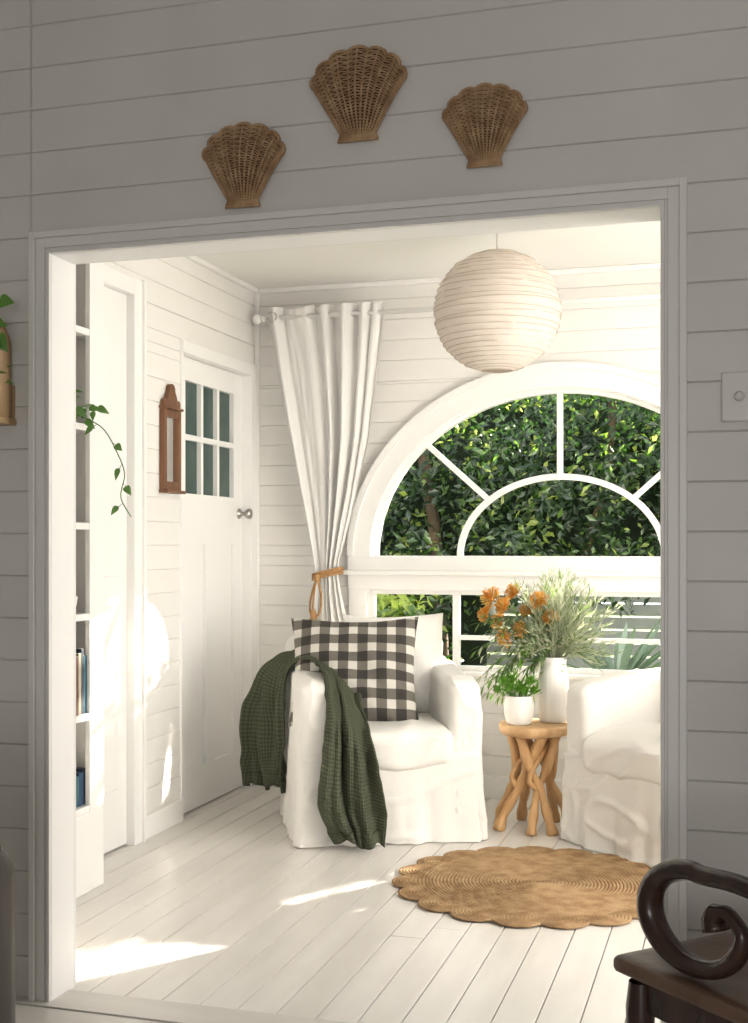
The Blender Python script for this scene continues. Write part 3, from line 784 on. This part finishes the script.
mb.finish('protea_bouquet',[M_orange,M_lf2,M_lfs,M_spray,M_yellow],loc=(vx,vy,TZ))

# ------------------------------------------------------------------ antique chair right foreground
e=Vector((.716,-.698,0)); S_=Vector((.698,.716,0)); A=Vector((-.227,2.40,0))
def C(s_,t_,z): 
    p=A+e*s_+S_*t_; return Vector((p.x,p.y,z))
root=empty('antique_scroll_armchair',A)
def fin(mb,nm,mats): 
    o=mb.finish(nm,mats); o.parent=root; o.matrix_parent_inverse=Matrix.Translation(-A); return o
mb=MB()
SS=lambda P:C(P.x+.225,P.y+.24,P.z+.440)
def dfs(P): return SS(Vector((P.x,P.y*(1-.06*(P.x/.225+1)/2),P.z-.008*max(0,1-(P.x/.2)**2)*max(0,1-(P.y/.2)**2)*(1 if P.z>0 else 0))))
mb.rbox((0,0,0),(.47,.50,.035),.014,16,dfs,1)
mb.box(-.205,.205,-.215,.215,-.085,-.012,0,.004,xf=SS)
for (s0,t0) in ((.03,.03),(.42,.04),(.03,.45),(.42,.44)):
    prof=[(.016,0),(.020,.03),(.014,.05),(.024,.10),(.026,.16),(.016,.20),(.024,.215),(.016,.23),(.026,.30),(.028,.36),(.022,.41)]
    mb.lathe(prof,16,C(s0,t0,0),0)
for t0 in (.04,.44): mb.tube([C(.03,t0,.15),C(.42,t0,.15)],.011,8)
fin(mb,'seat',[M_dark,M_seatw])
for t0,nm in ((.035,'arm_left'),(.455,'arm_right')):
    mb=MB()
    cs,cz,ra,rb=.170,.566,.118,.086
    P=[(.50,.672),(.44,.660),(.36,.652),(.27,.656)]
    for i in range(0,25):
        q=math.radians(80+ i*(282/24)); P.append((cs+ra*math.cos(q),cz+rb*math.sin(q)))
    P+=[(cs+.105,cz+.018),(cs+.078,cz+.032),(cs+.052,cz+.018),(cs+.056,cz-.006)]
    pts=cr([C(a,t0,b) for a,b in P],120)
    rad=[]
    for i in range(121):
        f=i/120; rad.append((.0170+.006*math.sin(PI*min(1,max(0,(f-.1)/.6)))) if f<.8 else .0165-.004*math.sin((f-.8)/.2*PI)+ (.006 if f>.95 else 0))
    mb.tube(pts,rad,12,0,up=tuple(S_),sx=1.2,sy=1.0)
    fin(mb,nm,[M_dark])
mb=MB()
for t0 in (.04,.44): mb.tube(cr([C(.43,t0,.40),C(.47,t0,.65),C(.52,t0,.85),C(.56,t0,1.0)],12),.018,10)
for zz,h in ((.93,.10),(.62,.05)):
    mb.tube([C(.47+.09*(zz-.6)/.4,t_,zz) for t_ in (.04,.14,.24,.34,.44)],h/2,10,0,sx=1,sy=.22,up=(0,0,1))
for t0 in (.12,.20,.28,.36): mb.tube([C(.475,t0,.62),C(.545,t0,.9)],.009,8)
fin(mb,'back',[M_dark])

# dark chair at far left foreground
root2=empty('leather_club_chair',(-1.557,1.455,0))
mb=MB()
mb.rbox((0,0,.24),(.74,.74,.30),.04,12)
for sx in (-1,1): 
    mb.rbox((sx*.31,.0,.42),(.16,.76,.56),.06,14,lambda P:P+Vector((0,0,.05*(P.y/.38)*(1 if P.z>0 else 0))))
mb.rbox((0,.30,.53),(.74,.18,.52),.08,14)
mb.rbox((0,-.04,.43),(.46,.60,.14),.05,12)
for sx in (-1,1):
    for sy in (-1,1): mb.tube([(sx*.3,sy*.3,0),(sx*.29,sy*.29,.10)],[.018,.026],10,1)
mb.finish('body',[M_leather,M_dark],parent=root2,merge=True)

# ------------------------------------------------------------------ garden
random.seed(99); mb=MB()
def gleaf(p,L,W,mat):
    d=Vector((random.gauss(0,1),random.gauss(0,1)-.3,random.gauss(0,.7)-.4)).normalized()
    n=Vector((random.gauss(0,.6),-.7+random.gauss(0,.5),random.gauss(.6,.5))).normalized()
    s_=d.cross(n); 
    if s_.length<.01: return
    s_.normalize(); p=Vector(p); nn=s_.cross(d)
    m=p+d*L*.45
    vs=[p,m-s_*W/2+nn*W*.12,p+d*L-nn*L*.12,m+s_*W/2+nn*W*.12,m-nn*W*.03]
    mb.add(vs,[(0,1,4),(1,2,4),(2,3,4),(3,0,4)],mat,False)
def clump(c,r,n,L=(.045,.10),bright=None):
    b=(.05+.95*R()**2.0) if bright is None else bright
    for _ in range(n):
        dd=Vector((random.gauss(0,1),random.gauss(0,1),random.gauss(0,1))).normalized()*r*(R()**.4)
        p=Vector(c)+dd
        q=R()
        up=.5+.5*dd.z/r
        mat=0 if q>(.08+.80*b)*(.35+.8*up) else (1 if q>.50*b*b*up+.012 else 2)  # highlights painted on clump tops, darker leaf tones toward the undersides
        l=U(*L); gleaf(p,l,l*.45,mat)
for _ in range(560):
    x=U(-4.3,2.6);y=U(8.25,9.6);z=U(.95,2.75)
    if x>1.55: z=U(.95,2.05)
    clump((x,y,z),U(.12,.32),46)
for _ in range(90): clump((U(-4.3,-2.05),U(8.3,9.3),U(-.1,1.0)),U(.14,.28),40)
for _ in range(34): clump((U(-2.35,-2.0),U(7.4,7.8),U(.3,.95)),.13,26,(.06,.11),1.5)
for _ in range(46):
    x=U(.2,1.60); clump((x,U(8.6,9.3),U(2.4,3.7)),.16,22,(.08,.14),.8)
for (a,b,r0) in (((-2.2,9.3,-.3),(-2.6,9.1,3.2),.05),((-1.2,9.3,.9),(-.9,9.0,2.9),.03),((.6,9.1,-.3),(1.1,9.0,3.6),.06)):
    mb.tube(cr([a,(Vector(a)+Vector(b))/2+Vector((.12,0,0)),b],10),r0,8,4)
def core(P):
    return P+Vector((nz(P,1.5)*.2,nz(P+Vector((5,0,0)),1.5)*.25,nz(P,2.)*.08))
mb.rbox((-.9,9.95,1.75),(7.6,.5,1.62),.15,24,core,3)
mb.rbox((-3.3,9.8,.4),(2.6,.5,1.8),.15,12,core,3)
mb.finish('garden_hedge',[M_lf1,M_lf2,M_lf3,M_core,M_trunk])
mb=MB()
for k in range(12): mb.box(-4.5,4,10.7,10.73,-.28+k*.115,-.18+k*.115,0,.004)
for xx in (-3,-1.2,.6,2.4): mb.box(xx-.04,xx+.04,10.73,10.80,-.3,1.1)
mb.finish('garden_fence',[M_fence])
mb=MB(); random.seed(8)
for _ in range(30):
    a=U(0,2*PI); el=U(.5,1.3); L_=U(.45,.75); mb.leaf((0,0,0),(math.cos(a)*math.cos(el),math.sin(a)*math.cos(el),math.sin(el)),(0,0,1),L_,.06,0,.15,6)
mb.finish('agave_plant',[leafmat('agave_leaf',(.22,.30,.22),(.2,.3,.15),.1,.2)],loc=(-.75,8.0,.30))
mb=MB(); mb.lathe([(0,-.6),(.2,-.6),(.26,-.02),(.24,0),(0,-.02)],24,(0,0,0)); mb.finish('garden_planter',[M_fence],loc=(-.75,8.0,.30))
mb=MB(); mb.box(-15,15,YB+.2,30,-.32,-.30); mb.finish('ground',[M_grass])

# ------------------------------------------------------------------ lights
w=bpy.data.worlds.new('World'); scn.world=w; w.use_nodes=True
bg=w.node_tree.nodes['Background']; bg.inputs[0].default_value=(.94,.965,1.0,1); bg.inputs[1].default_value=2.1
def track(o,d): o.rotation_euler=Vector(d).to_track_quat('-Z','Y').to_euler()
sd=Vector((.538,.843,.415)).normalized()
l=bpy.data.lights.new('sun','SUN'); l.energy=34; l.angle=math.radians(.5); l.color=(1,.92,.79); o=bpy.data.objects.new('sun',l); scn.collection.objects.link(o); o.location=(6,12,7); track(o,-sd)
def area(name,loc,d,sx,sy,en,col=(1,1,1),portal=False):
    l=bpy.data.lights.new(name,'AREA'); l.shape='RECTANGLE'; l.size=sx;l.size_y=sy;l.energy=en;l.color=col
    if portal: l.cycles.is_portal=True
    o=bpy.data.objects.new(name,l);scn.collection.objects.link(o);o.location=loc;track(o,d);return o
area('fill_light_side',(XR-.02,3.85,1.35),(-1,.0,0),1.4,1.6,50,(1,.97,.93))  # added fill lamp at the unseen side opening, brightens the inner room
area('window_portal_arch',(CX,YB+.12,1.3),(0,-1,0),1.95,1.5,1,portal=True)
area('fill_light_hall',(.7,-2.45,1.1),(0,1,0),1.7,1.2,42,(1,.97,.93))  # added fill lamp behind the camera for the hall, source unseen

# ------------------------------------------------------------------ camera
cd=bpy.data.cameras.new('camera'); cam=bpy.data.objects.new('camera',cd); scn.collection.objects.link(cam)
cam.location=(0,0,1.25); cam.rotation_euler=(PI/2,0,math.atan(.3))
cd.sensor_width=36; cd.lens=1221/1023*36; cd.shift_y=33.5/1023; cd.clip_start=.05
scn.camera=cam
scn.view_settings.view_transform='Standard'; scn.view_settings.look='None'; scn.view_settings.exposure=0.0
